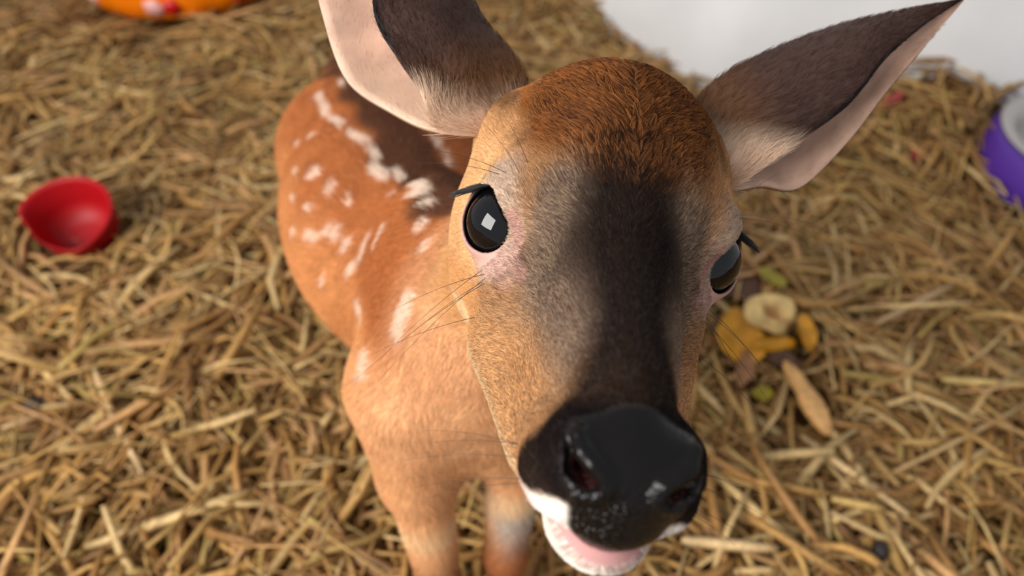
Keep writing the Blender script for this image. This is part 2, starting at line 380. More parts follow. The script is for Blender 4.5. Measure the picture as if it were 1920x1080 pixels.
nfp = len(fp); Wv = [(*p, z) for z in (0, .75) for p in fp]
Wf = [(i, (i + 1) % nfp, nfp + (i + 1) % nfp, nfp + i) for i in range(nfp)] + [tuple(range(nfp, 2 * nfp))]
wall = mesh_obj('wall_right', Wv, Wf, nodes_mat('white_panel', srgb(231, 231, 232), .5, noise=(9, .93, 1.03)), smooth=False)
tag(wall, kind='structure')

STRAW_COL = [c_ * np.array([.97, .965, .88]) for c_ in [srgb(200, 160, 100), srgb(184, 140, 82), srgb(214, 180, 128), srgb(168, 122, 70), srgb(194, 148, 100), srgb(148, 106, 62), srgb(178, 148, 86)]]
def straw_geo(C0, yaw, pitch, length, width, bend, side, cols, nseg=5):
    """many straws at once: flattened bent stalks with a rib, (n,...) arrays -> V, F, colours"""
    n = len(C0); t = np.linspace(-.5, .5, nseg)
    d = np.stack([np.cos(yaw) * np.cos(pitch), np.sin(yaw) * np.cos(pitch), np.sin(pitch)], 1)
    l = np.stack([-np.sin(yaw), np.cos(yaw), 0 * yaw], 1)
    r = np.random.default_rng(5).uniform(-1, 1, n)
    u = np.cross(d, l); l2 = l * np.cos(r)[:, None] + u * np.sin(r)[:, None]; u2 = np.cross(d, l2)
    kink = np.random.default_rng(6).uniform(-.3, .3, n)
    tt = t[None, :, None]
    shape = np.where(bend[:, None, None] > 0, -(tt ** 2), -np.abs(tt - kink[:, None, None]) * .6)
    ctr = C0[:, None] + d[:, None] * tt * length[:, None, None] + u[:, None] * shape * np.abs(bend)[:, None, None] * length[:, None, None] \
        + l[:, None] * (tt ** 2 - .1) * side[:, None, None] * length[:, None, None]
    w = width[:, None, None] * (1 - .45 * (2 * np.abs(tt)) ** 3)
    ring = np.stack([ctr + l2[:, None] * w * .5, ctr + u2[:, None] * w * .2, ctr - l2[:, None] * w * .5, ctr - u2[:, None] * w * .2], 2)
    Vv = ring.reshape(-1, 3)
    b = (np.arange(n) * nseg * 4)[:, None, None, None]; s_ = (np.arange(nseg - 1) * 4)[None, :, None, None]
    k = np.arange(4)[None, None, :, None]; k2 = (k + 1) % 4
    F = np.concatenate([b + s_ + k, b + s_ + k2, b + s_ + 4 + k2, b + s_ + 4 + k], 3).reshape(-1, 4)
    e0 = (np.arange(n) * nseg * 4)[:, None] + np.array([3, 2, 1, 0]); e1 = (np.arange(n) * nseg * 4)[:, None] + (nseg - 1) * 4 + np.array([0, 1, 2, 3])
    F = np.concatenate([F, e0, e1])
    shade = 1 + .14 * np.sin(np.random.default_rng(8).uniform(0, 6, n)[:, None] + t[None] * 7)
    cc = (cols[:, None] * shade[..., None]).repeat(4, 1).reshape(-1, 3)
    return Vv, F, np.clip(cc, 0, 1)
m_straw = nodes_mat('dry_straw', (.5, .4, .2), .5, attr='coat', spec=.35, noise=(220, .75, 1.15))
def in_view(x, y, m=.12): return (np.abs(x) < .36 + .52 * (y - .22) + m) & (y > .16)
n = 30000
yy_ = .15 + (1.75 - .15) * RNG.random(n * 3); xx_ = RNG.uniform(-1.25, 1.25, n * 3)
ok = in_view(xx_, yy_); xx_, yy_ = xx_[ok][:n], yy_[ok][:n]; n = len(xx_)
def inside_wall(x, y):
    p = np.stack([x, y], 1) - wc; n1 = np.array([-u1[1], u1[0]]); n2 = np.array([u2[1], -u2[0]])
    return (p @ n1 > -.0) & (p @ n2 > -.0)
xo = RNG.uniform(-1.6, 1.6, 60000); yo = RNG.uniform(-.7, 2.0, 60000); ok = ~in_view(xo, yo); xo, yo = xo[ok][:30000], yo[ok][:30000]
xx_ = np.concatenate([xx_, xo]); yy_ = np.concatenate([yy_, yo])
ok = ~inside_wall(xx_, yy_); xx_, yy_ = xx_[ok], yy_[ok]; n = len(xx_)
yw_ = RNG.uniform(0, 6.283, n); ln_ = RNG.uniform(.05, .17, n)
THINGS = [(-.490, .648, .052), (-.585, 1.36, .16), (.728, .765, .125), (.252, .497, .016), (.225, .488, .012), (.287, .484, .010), (.272, .418, .012)]
keep = np.ones(n, bool)
for cx, cy, cr in THINGS:
    t_ = np.clip((cx - xx_) * np.cos(yw_) + (cy - yy_) * np.sin(yw_), -ln_ / 2, ln_ / 2)
    keep &= np.hypot(cx - xx_ - t_ * np.cos(yw_), cy - yy_ - t_ * np.sin(yw_)) > cr
xx_, yy_, yw_, ln_ = xx_[keep], yy_[keep], yw_[keep], ln_[keep]; n = len(xx_)
ci = RNG.choice(7, n, p=[.2, .2, .13, .15, .14, .1, .08]); cols = np.array(STRAW_COL)[ci] * RNG.uniform(.66, 1.0, n)[:, None]
Sv, Sf, Sc = straw_geo(np.stack([xx_, yy_, bed_z(xx_, yy_) + RNG.uniform(-.012, .016, n)], 1), yw_, RNG.normal(0, 1, n) * np.where((yy_ < .5) & (xx_ < -.1), .36, .2),
                       ln_, np.where(RNG.random(n) < .55, RNG.uniform(.0025, .0055, n), RNG.uniform(.005, .0105, n)) * np.clip(1.15 - .25 * (yy_ - .3), .75, 1.15), RNG.normal(.1, .35, n), RNG.normal(0, .5, n), cols)
Sv[:, 2] = np.maximum(Sv[:, 2], .002)
bed = mesh_obj('straw_bedding', Sv, Sf, m_straw, colors=Sc)
tag(bed, 'deep bed of dry golden straw spread over the floor', 'straw', kind='stuff')

# ------------------------------------------------------------------ build the fawn
fawn = bpy.data.objects.new('fawn', None); COL.objects.link(fawn); fawn.location = BASE; fawn.empty_display_size = .1
tag(fawn, 'young brown fawn with white spots looking up at the viewer, standing on straw', 'fawn')
m_skin = nodes_mat('fawn_skin', (.5, .35, .25), .65, attr='coat', spec=.25)
m_nose = nodes_mat('wet_nose', (.01, .008, .008), .2, attr='coat', spec=.25, coat=.0)
t = m_nose.node_tree; bs = t.nodes['Principled BSDF']
vo = t.nodes.new('ShaderNodeTexVoronoi'); vo.inputs['Scale'].default_value = 780
tc = t.nodes.new('ShaderNodeTexCoord'); t.links.new(tc.outputs['Object'], vo.inputs['Vector'])
mr = t.nodes.new('ShaderNodeMapRange'); mr.inputs['From Max'].default_value = .7; mr.inputs['To Min'].default_value = 1; mr.inputs['To Max'].default_value = 0
bp = t.nodes.new('ShaderNodeBump'); bp.inputs['Strength'].default_value = .9; bp.inputs['Distance'].default_value = .0007
t.links.new(vo.outputs['Distance'], mr.inputs['Value']); sep = t.nodes.new('ShaderNodeSeparateXYZ'); t.links.new(tc.outputs['Object'], sep.inputs[0])
dm = t.nodes.new('ShaderNodeMapRange'); dm.inputs['From Min'].default_value = float(place((0, 10, -1.55))[2]); dm.inputs['From Max'].default_value = float(place((0, 10, -2.3))[2])
dm.inputs['To Min'].default_value = .12; dm.inputs['To Max'].default_value = 1.0; t.links.new(sep.outputs['Z'], dm.inputs['Value'])     # beads of moisture on the lower pad
mu = t.nodes.new('ShaderNodeMath'); mu.operation = 'MULTIPLY'; t.links.new(mr.outputs['Result'], mu.inputs[0]); t.links.new(dm.outputs['Result'], mu.inputs[1])
t.links.new(mu.outputs[0], bp.inputs['Height'])
t.links.new(bp.outputs['Normal'], bs.inputs['Normal']); 
COLV = skin(V)
fc = V[Q].mean(1); fm = nose_mask(fc) > .5
PV = place(V)
def sub_mesh(name, faces, mat, parent):
    u, inv = np.unique(faces.ravel(), return_inverse=True)
    o = mesh_obj(name, PV[u], inv.reshape(-1, 4), mat, parent, colors=COLV[u])
    o.data.normals_split_custom_set_from_vertices(((NV[u] @ HW.T)).tolist())
    return o
body = sub_mesh('body', Q[~fm], m_skin, fawn)
nose = sub_mesh('nose', Q[fm], m_nose, fawn); nose['label'] = 'wet black pebbled nose pad with nostrils'

# eyes
m_eye = nodes_mat('eye', srgb(8, 8, 10), .02, spec=.5)
def ball(name, r, seg=48, rings=24):
    th = np.linspace(0, np.pi, rings + 1); ph = np.arange(seg) * 2 * np.pi / seg
    v = [(r * math.sin(a) * math.cos(b), r * math.sin(a) * math.sin(b), r * math.cos(a)) for a in th for b in ph]
    f = [(i * seg + j, (i + 1) * seg + j, (i + 1) * seg + (j + 1) % seg, i * seg + (j + 1) % seg) for i in range(rings) for j in range(seg)]
    return np.array(v), f
for s_ in (1, -1):
    v, f = ball('eye', EYE_R)
    d = v @ (mir(EYE_AX, s_)) / EYE_R
    v = v * (1 + .06 * smooth01(.72, 1.0, d))[:, None]
    cl = mixc(np.tile(srgb(10, 8, 10), (len(v), 1)), srgb(30, 24, 26), smooth01(.6, .9, d) * .6)
    e = mesh_obj('eye', place(v + mir(EYE_C, s_)), f, m_eye, fawn)
    e['label'] = 'large glossy black eye'

# ears: a rolled leaf of skin, margin M -> outer face -> ridge T -> inner face -> margin L
EAR_R = dict(
    M=[(-4.59, -3.08, 1.61), (-5.61, -3.23, 2.57), (-6.75, -3.83, 3.58), (-8.47, -4.92, 5.02), (-9.84, -6.28, 6.76), (-11.55, -7.79, 8.14), (-13.35, -9.09, 9.34)],
    T=[(-2.83, -5.18, 3.53), (-3.96, -6.38, 4.89), (-5.56, -7.18, 5.92), (-7.93, -8.04, 7.18), (-9.96, -8.59, 7.97), (-11.79, -8.99, 8.63), (-13.47, -9.31, 9.35)],
    L=[(-4.82, -3.34, 1.49), (-6.06, -4.08, 1.62), (-7.79, -4.86, 1.65), (-9.65, -6.34, 3.47), (-11.04, -7.68, 5.41), (-12.41, -8.73, 7.43), (-13.56, -9.4, 9.32)])
EAR_L = dict(
    M=[(6.39, -3.42, 1.7), (7.02, -3.5, 2.75), (8.05, -4.01, 3.71), (9.06, -4.67, 4.77), (9.47, -5.63, 6.08), (9.84, -7.23, 8.33), (9.9, -9.36, 11.3)],
    T=[(3.45, -5.42, 3.62), (4.2, -6.25, 4.35), (5.4, -6.91, 5.15), (6.3, -7.56, 6.2), (7.02, -8.24, 7.58), (8.18, -8.95, 9.44), (9.9, -9.6, 11.33)],
    L=[(6.46, -3.76, 1.47), (8.12, -4.62, 1.65), (10.11, -5.71, 2.3), (11.49, -7.11, 4.2), (12.04, -8.06, 5.7), (11.73, -9.14, 8.62), (9.99, -9.73, 11.37)])
def catmull(P, n):
    P = np.asarray(P, float); m = len(P); t = np.linspace(0, m - 1, n); i = np.minimum(t.astype(int), m - 2); f = (t - i)[:, None]
    g_ = lambda k: P[np.clip(k, 0, m - 1)]
    p0, p1, p2, p3 = g_(i - 1), g_(i), g_(i + 1), g_(i + 2)
    p0 = np.where((i == 0)[:, None], 2 * p1 - p2, p0); p3 = np.where((i == m - 2)[:, None], 2 * p2 - p1, p3)
    return .5 * (2 * p1 + (p2 - p0) * f + (2 * p0 - 5 * p1 + 4 * p2 - p3) * f ** 2 + (3 * p1 - p0 - 3 * p2 + p3) * f ** 3)
EARS = []
m_ear = nodes_mat('ear_skin', (.6, .5, .4), .6, attr='coat', spec=.25)
m_ear.node_tree.nodes['Principled BSDF'].inputs['Subsurface Weight'].default_value = .0
for E_, s_ in ((EAR_L, 1), (EAR_R, -1)):
    nu, nw = 46, 33
    rb = mir((3.3, -4.4, 1.5), s_)
    M_, T_, L_ = [catmull([tuple(rb + (np.array(E_[k][0]) - rb) * .45)] + E_[k], nu) for k in 'MTL']
    u = np.linspace(0, 1, nu); bul = (np.sin(np.pi * np.clip(u * .95 + .05, 0, 1)) * 1.0)[:, None]
    ax = unit(T_[-1] - (M_[0] + T_[0] + L_[0]) / 3)
    outn = unit(np.cross(T_ - M_, ax[None])) * s_
    if (outn[20] @ np.array([0, 1, 0.3])) < 0: outn = -outn
    m1 = M_ * .5 + T_ * .5 + outn * bul * .75; m0 = M_ * .82 + T_ * .18 + outn * bul * .4
    m2 = T_ * .5 + L_ * .5 - outn * bul * .9
    S = np.stack([catmull([M_[i], m0[i], m1[i], T_[i], m2[i], L_[i]], nw) for i in range(nu)])
    du = np.gradient(S, axis=0); dw = np.gradient(S, axis=1); N_ = unit(np.cross(du, dw))
    side = np.sign((N_[20, 8] @ outn[20])); N_ = N_ * side                      # outer side of the M-T face
    th = (.09 * np.clip(np.minimum(u * 3 + .6, (1 - u) * 6), .05, 1))[:, None, None]
    O = S + N_ * th; I = S - N_ * th
    EARS.append((O, I, N_, s_))
    vo_ = np.concatenate([O.reshape(-1, 3), I.reshape(-1, 3)]); k = nu * nw
    idx = np.arange(k).reshape(nu, nw)
    qa = np.stack([idx[:-1, :-1], idx[1:, :-1], idx[1:, 1:], idx[:-1, 1:]], -1).reshape(-1, 4)
    fl = [qa, qa[:, ::-1] + k]
    for e in (idx[:, 0], idx[::-1, -1], idx[-1, :], idx[0, ::-1]):
        fl.append(np.stack([e[:-1], e[1:], e[1:] + k, e[:-1] + k], 1)[:, ::-1])
    uu = np.clip(np.repeat(u, nw) * 7 / 6 - 1 / 6, -.2, 1); wf = np.tile(np.linspace(0, 1, nw), nu)
    def ear_col(uu, wf, outer, P):
        nz = wav(P, 1.2, 13)
        if outer:
            c = np.tile(srgb(66, 46, 40), (len(uu), 1))
            c = mixc(c, srgb(104, 68, 40), smooth01(.35, .0, uu))
            c = mixc(c, srgb(226, 196, 170), smooth01(.34, .12, uu + .55 * wf + .05 * nz))
            c = mixc(c, srgb(24, 18, 18), smooth01(.09, .03, wf) * smooth01(.3, .45, uu))
            return mixc(c, srgb(30, 22, 22), smooth01(.9, 1, uu))
        c = np.tile(srgb(202, 164, 142), (len(uu), 1)) * (1 + .10 * wav(P, 3.0, 15) + .06 * wav(P, 9.0, 16))[:, None]
        c = mixc(c, srgb(216, 184, 158), smooth01(.4, .05, uu + .1 * nz))
        return mixc(c, srgb(176, 146, 138), smooth01(.75, .5, wf))
    cc = np.concatenate([ear_col(uu, wf, True, O.reshape(-1, 3)), ear_col(uu, wf, False, I.reshape(-1, 3))])
    eo = mesh_obj('ear', place(vo_), np.concatenate(fl), m_ear, fawn, colors=cc)
    eo['label'] = 'pointed ear, dark brown outside and pale pink inside'
    EARS[-1] += (eo, ear_col)

# ------------------------------------------------------------------ hair
def hair_mat(name, rough=.75, spec=.05):
    return nodes_mat(name, (.3, .2, .1), rough, attr='hair_color', spec=spec)
m_fur = hair_mat('fur'); m_lash = nodes_mat('lash', srgb(16, 12, 12), .35); m_whisk = nodes_mat('whisker', srgb(70, 44, 34), .4)
def hair_obj(name, pts, rad, mat, parent, cols=None):
    """pts (n,k,3) in metres"""
    n, k, _ = pts.shape
    hc = bpy.data.hair_curves.new(name); hc.add_curves([k] * n)
    hc.position_data.foreach_set('vector', pts.astype(np.float32).ravel())
    ra = hc.attributes.get('radius') or hc.attributes.new('radius', 'FLOAT', 'POINT')
    rr = np.broadcast_to(rad[:, None] * np.linspace(1, .25, k)[None], (n, k)); ra.data.foreach_set('value', rr.astype(np.float32).ravel())
    if cols is not None:
        ca = hc.attributes.new('hair_color', 'FLOAT_COLOR', 'CURVE')
        ca.data.foreach_set('color', np.c_[cols, np.ones(n)].astype(np.float32).ravel())
    hc.materials.append(mat)
    o = bpy.data.objects.new(name, hc); COL.objects.link(o); o.parent = parent
    return o
def scatter(V, Q, dens_f, rng):
    a = .5 * np.linalg.norm(np.cross(V[Q[:, 2]] - V[Q[:, 0]], V[Q[:, 3]] - V[Q[:, 1]]), axis=1)
    e = a * dens_f(V[Q].mean(1)); cnt = rng.poisson(e); fi = np.repeat(np.arange(len(Q)), cnt)
    u, v = rng.random((2, len(fi)))[:, :, None]
    f = Q[fi]; bil = lambda A: (A[f[:, 0]] * (1 - u) + A[f[:, 1]] * u) * (1 - v) + (A[f[:, 3]] * (1 - u) + A[f[:, 2]] * u) * v
    return bil(V), unit(bil(NV) if V is not None and len(V) == len(NV) else V), fi
def grow(P, N, D, L, lift, rng, clump=0, cell=.3, jit=.18):
    D = D + rng.normal(0, jit, D.shape) + .3 * np.stack([wav(P, 2.6, 31), wav(P, 2.6, 32), wav(P, 2.6, 33)], 1) * .5
    D = unit(D - N * (D * N).sum(1, keepdims=True))
    t = np.array([0, .35, .7, 1.0])[None, :, None]; L = L[:, None, None]
    lift = np.broadcast_to(lift, (len(P),))[:, None, None]
    pts = P[:, None] + L * (D[:, None] * t * (1 - .15 * lift) + N[:, None] * lift * (t - .55 * t * t))
    if np.any(clump):
        key = np.floor(P / cell + .35 * np.stack([wav(P, 5, 41), wav(P, 5, 42), wav(P, 5, 43)], 1)).astype(np.int64)
        kk = key[:, 0] * 1000003 + key[:, 1] * 1009 + key[:, 2]
        _, inv = np.unique(kk, return_inverse=True); cn = np.bincount(inv)
        tip = np.stack([np.bincount(inv, pts[:, -1, i]) / cn for i in range(3)], 1)[inv]
        cl = np.broadcast_to(clump, (len(P),))[:, None, None]
        pts = pts + (tip - pts[:, -1])[:, None] * cl * t ** 1.5
    return pts
def density(P):
    x = np.abs(P[:, 0]); y = P[:, 1]; z = P[:, 2]
    hd = smooth01(-8.5, -6.5, y) * smooth01(-8, -6, z)
    ed, ex = eye_dist(P); r = np.linalg.norm(ex - EYE_C, axis=1)
    bare = (r < EYE_R + .3) & (ed < 1.72 + .35 * (ex[:, 1] > 1.0))
    bare |= nose_mask(P) > .3
    bare |= (np.abs(z + 4.4 - .35 * np.clip(x - .4, 0, 2)) < .24) & (y > 8.9)
    d = np.where(hd > .5, 900, 110.) * np.where((y > 8.4) & (hd > .5), 1.4, 1)
    d = np.where(h2w(P)[:, 2] < -57, 0, d)
    return np.where(bare, 0, d)
FD = 1.0
P, N, fi = scatter(V, Q, lambda p: density(p) * FD, RNG)
x = np.abs(P[:, 0]); sx = np.sign(P[:, 0]); y = P[:, 1]; z = P[:, 2]
hd = smooth01(-8.5, -6.5, y) * smooth01(-8, -6, z); one = np.ones(len(P))
Dh = np.stack([sx * (.25 + .5 * smooth01(3, -1, y) * smooth01(1, 3.5, z)), -1 * one, .1 - .55 * smooth01(2, 3.2, x) * smooth01(2, -1, z)], 1)
chin = smooth01(7, 8, y) * smooth01(-3.2, -3.8, z)
Dh = Dh * (1 - chin)[:, None] + chin[:, None] * np.stack([sx * .5, -.5 * one, -.8 * one], 1)
Db = (-HD * .8 - UPV * .5) @ HW
nk = smooth01(2, 9, trunk(P)[0]) * (1 - hd)
Db = Db[None] * (1 - nk)[:, None] + nk[:, None] * ((np.array([-.1, .25, -1.0])) @ HW)[None]
D = Dh * hd[:, None] + Db * (1 - hd)[:, None]
q = np.sqrt((x / 3.4) ** 2 + ((y + 1.6) / 4.6) ** 2 + ((z - 4.2) / 3.2) ** 2); crown = smooth01(1.15, .85, q) * hd
L = np.where(hd > .5, .34 + .28 * crown, .75) * RNG.uniform(.7, 1.2, len(P))
L *= np.where((hd > .5) & (y > 2), np.interp(y, [2, 5, 8, 9], [1, .62, .42, .35]), 1)
L = np.where(chin > .5, .26, L); L = np.where((hd > .5) & (y > 7.6) & (chin < .5), np.minimum(L, .14), L)
L *= 1 + .5 * smooth01(-3.8, -4.6, z) * hd * smooth01(7.5, 6, y)
ed, _ = eye_dist(P); L *= np.where((ed < 2.2) & (hd > .5), .5, 1)
pts = grow(P, N, D, L, .32 + .18 * crown, RNG, clump=.25 + .6 * crown, cell=.3)
hcol = coat(P) * RNG.uniform(.72, 1.3, len(P))[:, None]
ag = RNG.random(len(P)); am = crown * (ag < .36)
hcol = mixc(hcol, srgb(40, 25, 20), am * .85); am = crown * (ag > .8); hcol = mixc(hcol, srgb(196, 122, 62), am * .55)
gz_ = smooth01(.4, 2, y) * hd * (ag < .4) * smooth01(8, 7, y); hcol = mixc(hcol, srgb(60, 46, 40), gz_ * .6)
lum = smooth01(.05, .12, coat(P).mean(1)); hcol = hcol * np.where((hd > .5) & (crown < .3), 1 + .25 * RNG.normal(0, 1, len(P)).clip(-1.5, 1.5), 1)[:, None]
gz_ = lum * smooth01(.4, 2, y) * hd * (ag > .8) * smooth01(8, 7, y) * smooth01(.7, 1.6, x); hcol = mixc(hcol, srgb(214, 184, 150), gz_ * .5)
rad = np.where(hd > .5, .0052, .011) * RNG.uniform(.8, 1.2, len(P)) * .01
print('hairs', len(P))
fur = hair_obj('fur', place(pts.reshape(-1, 3)).reshape(pts.shape), rad, m_fur, fawn, np.clip(hcol, 0, 1))
fur['kind'] = 'stuff'
for O, I, N_, s_, eo, ear_col in EARS:
    nu, nw = O.shape[:2]; al = []
    for G, sg in ((O, 1), (I, -1)):
        nh = int((9000 if sg > 0 else 5000) * FD)
        a = RNG.random(nh) * (nu - 1.01); b = RNG.random(nh) * (nw - 1.01); i = a.astype(int); j = b.astype(int); fa = (a - i)[:, None]; fb = (b - j)[:, None]
        bil = lambda A: (A[i, j] * (1 - fa) + A[i + 1, j] * fa) * (1 - fb) + (A[i, j + 1] * (1 - fa) + A[i + 1, j + 1] * fa) * fb
        p = bil(G); nn = unit(bil(N_)) * sg; uu = a / (nu - 1) * 7 / 6 - 1 / 6; wf = b / (nw - 1)
        dd = unit(bil(np.gradient(G, axis=0))); 
        Lh = np.where(sg > 0, .42, .22) * (1.2 - .6 * uu) * RNG.uniform(.7, 1.2, nh)
        tuft = (sg > 0) * smooth01(.4, .1, uu) * smooth01(.3, .05, wf); Lh = Lh * (1 + 1.0 * tuft)
        al.append((grow(p, nn, dd, Lh, .4 if sg > 0 else .2, RNG, clump=.15), ear_col(uu, wf, sg > 0, p) * RNG.uniform(.75, 1.35, nh)[:, None], np.where(sg > 0, .006, .003) * np.ones(nh) * .01))
    pts = np.concatenate([a_[0] for a_ in al])
    ef = hair_obj('fur', place(pts.reshape(-1, 3)).reshape(pts.shape), np.concatenate([a_[2] for a_ in al]), m_fur, eo, np.clip(np.concatenate([a_[1] for a_ in al]), 0, 1))
    ef['kind'] = 'stuff'
# lashes
for s_ in (1, -1):
    t1 = unit(np.cross(EYE_AX, [0, 0, 1.])); t2 = np.cross(t1, EYE_AX)             # t2 up, t1 towards the nose or back
    if t1[1] > 0: t1 = -t1                                                         # t1 to the back
    n_ = 620; ang = RNG.uniform(-1.15, 1.0, n_)
    dirv = np.cos(ang)[:, None] * t2 + np.sin(ang)[:, None] * t1
    rt = EYE_C + EYE_AX * 1.0 + dirv * 1.13
    L = (.42 + .34 * smooth01(-.2, .9, ang)) * RNG.uniform(.8, 1.15, n_)
    a2 = np.minimum(ang, .45)[:, None]; out = unit(EYE_AX * .5 + dirv * .12 + (np.cos(a2) * t1 - np.sin(a2) * t2) * .95 + RNG.normal(0, .06, (n_, 3)))
    tt = np.linspace(0, 1, 6)[None, :, None]
    pts = rt[:, None] + L[:, None, None] * (out[:, None] * tt + (-t2 * .35 + t1 * .1)[None, None] * tt ** 2)
    pts[..., 0] *= s_
    eye_l = hair_obj('eyelash', place(pts.reshape(-1, 3)).reshape(pts.shape), np.full(n_, .00014), m_lash, fawn)
# whiskers: (root, direction, length)
WH = [((3.9, .6, -1.7), (.8, .1, -.55), 4.2), ((3.85, .75, -1.75), (.85, .15, -.35), 3.4), ((3.8, .9, -1.8), (.75, .2, -.7), 4.6), ((3.75, .7, -2.0), (.8, .05, -.75), 3.6), ((3.7, 1.0, -1.9), (.85, .25, -.5), 4.8),
      ((3.75, 1.1, -3.2), (.9, .1, -.35), 3.6), ((3.6, .7, 1.7), (.75, .2, .25), 3.0), ((3.7, .5, 1.5), (.8, .1, .1), 2.6), ((3.3, 1.0, 1.9), (.5, .1, .7), 2.4), ((3.1, .8, 2.1), (.4, .0, .8), 2.2),
      ((2.1, 7.4, -3.4), (.9, -.25, -.1), 2.6), ((2.0, 8.0, -3.3), (.9, -.2, -.2), 3.0), ((1.9, 8.2, -3.7), (.9, -.25, -.3), 3.2), ((1.8, 8.0, -4.1), (.9, -.3, -.35), 3.0), ((2.2, 7.0, -3.7), (.9, -.35, -.2), 2.4)]
for a, d, L in WH:
    for s_ in (1, -1):
        r0 = mir(a, s_); j = np.argmin(((V - r0) ** 2).sum(1)); r0 = V[j] - NV[j] * .05
        d_ = unit(mir(np.array(d), s_) + RNG.normal(0, .05, 3)); tt = np.linspace(0, 1, 8)[:, None]
        pts = r0 + L * (d_ * tt + np.array([0, -.05, -.22]) * tt ** 2)
        hair_obj('whisker', place(pts)[None], np.array([.00011]), m_whisk, fawn)

# ------------------------------------------------------------------ loose straws on top of the bed
def gz1(x, y): return float(bed_z(np.array([x]), np.array([y]))[0])
def single_straw(a, b, width, col, label, bend=.05, rise=.022, group=None):
    a = np.array([*a, gz1(*a) + rise]); b = np.array([*b, gz1(*b) + rise]); c = (a + b) / 2; d = b - a; L = np.linalg.norm(d)
    v, f, cc = straw_geo(np.zeros((1, 3)), np.array([math.atan2(d[1], d[0])]), np.array([math.asin(d[2] / L)]), np.array([L]), np.array([width]), np.array([bend]), np.array([bend]), np.array([col]), 7)
    o = mesh_obj('straw', v, f, m_straw, colors=cc); o.location = c
    return tag(o, label, 'straw', group)
ST = [((-.413, .466), (-.323, .345), .0095, (222, 188, 138), 'long pale straw leaning diagonally in the lower left quarter'),
      ((-.491, .487), (-.413, .421), .0085, (206, 170, 112), 'pale straw crossing above a dark hole near the left edge'),
      ((-.466, .391), (-.425, .414), .0075, (196, 160, 116), 'short thin straw below the dark hole at the left edge'),
      ((-.344, .277), (-.220, .320), .0095, (222, 188, 130), 'long golden straw lying across the lower left corner'),
      ((.165, .339), (.229, .253), .0085, (214, 180, 122), 'straight straw running down from beside the fawn\'s nose'),
      ((.259, .380), (.320, .297), .0075, (220, 186, 134), 'pale bent straw right of the nose, below the tan husk'),
      ((.399, .429), (.49, .429), .0065, (220, 188, 120), 'thin bright straw lying level at the right edge'),
      ((.130, .268), (.204, .263), .0095, (218, 184, 134), 'broad straw lying level right of the fawn\'s chin'),
      ((.325, .337), (.475, .409), .0055, (196, 162, 112), 'long thin straw rising towards the right edge'),
      ((.259, .307), (.301, .300), .0075, (206, 170, 104), 'short golden straw joining the pale bent straw'),
      ((.356, .490), (.469, .562), .0075, (190, 158, 116), 'long greyish straw pointing up and right behind the yellow scraps')]
for a, b, w, c, lab in ST: single_straw(a, b, w, srgb(*c), lab)
protos = []; PROTO_LUM = []
r_ = np.random.default_rng(17)
for k in range(24):
    v, f, cc = straw_geo(np.zeros((1, 3)), np.zeros(1), np.zeros(1), np.array([r_.uniform(.06, .15)]), np.array([r_.uniform(.0055, .0105)]), np.array([r_.normal(.1, .3)]), np.array([r_.normal(0, .4)]),
                         np.array([STRAW_COL[r_.integers(0, 5)]]) * r_.uniform(.85, 1.1), 6)
    o = mesh_obj('straw', v, f, m_straw, colors=cc); protos.append(o)
    PROTO_LUM.append(float(cc.mean()))
spots_ = []
while len(spots_) < 280:
    yy1 = .2 + 1.0 * r_.random() ** 1.5; xx1 = r_.uniform(-1, 1)
    if not in_view(np.array([xx1]), np.array([yy1]), .0)[0] or inside_wall(np.array([xx1]), np.array([yy1 + .1]))[0]: continue
    if -.3 < xx1 < .14 and yy1 < .75: continue
    if min(math.hypot(xx1 - a, yy1 - b) for a, b in ((.25, .49), (-.52, .67), (.76, .87), (-.58, 1.4), (.27, .42), (-.45, .42))) < (.2 if yy1 > .6 else .05): continue
    spots_.append((xx1, yy1))
for k, (x1, y1) in enumerate(spots_):
    o = protos[k] if k < 24 else protos[k % 24].copy()
    if k >= 24: COL.objects.link(o)
    side = ('in front of the red bowl' if y1 < .5 else 'around the red bowl' if y1 < .8 else 'behind the red bowl') if x1 < -.05 else \
           ('right of the fawn\'s nose' if y1 < .43 else 'right of the yellow scraps' if y1 < .68 else 'between the fawn\'s right ear and the purple bowl')
    big = o.dimensions.x if k < 24 else protos[k % 24].dimensions.x
    size = 'long' if big > .125 else 'short' if big < .085 else 'medium length'
    lum = PROTO_LUM[k % 24]; tone = 'pale' if lum > .36 else 'brownish' if lum < .25 else 'golden'
    tag(o, '%s %s loose straw %s' % (size, tone, side), 'straw', 'loose straws ' + side)
    o.location = (x1, y1, gz1(x1, y1) + r_.uniform(.010, .024)); o.rotation_euler = (r_.uniform(-.4, .4), r_.normal(0, .16), r_.uniform(0, 6.28))

# ------------------------------------------------------------------ things lying on the straw
def revolve(prof, seg=64, fn=None):
    ph = np.arange(seg) * 2 * np.pi / seg; V_ = []
    for r, z in prof:
        for a in ph:
            rr, zz = (fn(a, r, z) if fn else (r, z)); V_.append((rr * math.cos(a), rr * math.sin(a), zz))
    F_ = [(i * seg + j, i * seg + (j + 1) % seg, (i + 1) * seg + (j + 1) % seg, (i + 1) * seg + j) for i in range(len(prof) - 1) for j in range(seg)]
    F_.append(tuple(range(seg))[::-1]); F_.append(tuple((len(prof) - 1) * seg + j for j in range(seg)))
    return V_, F_
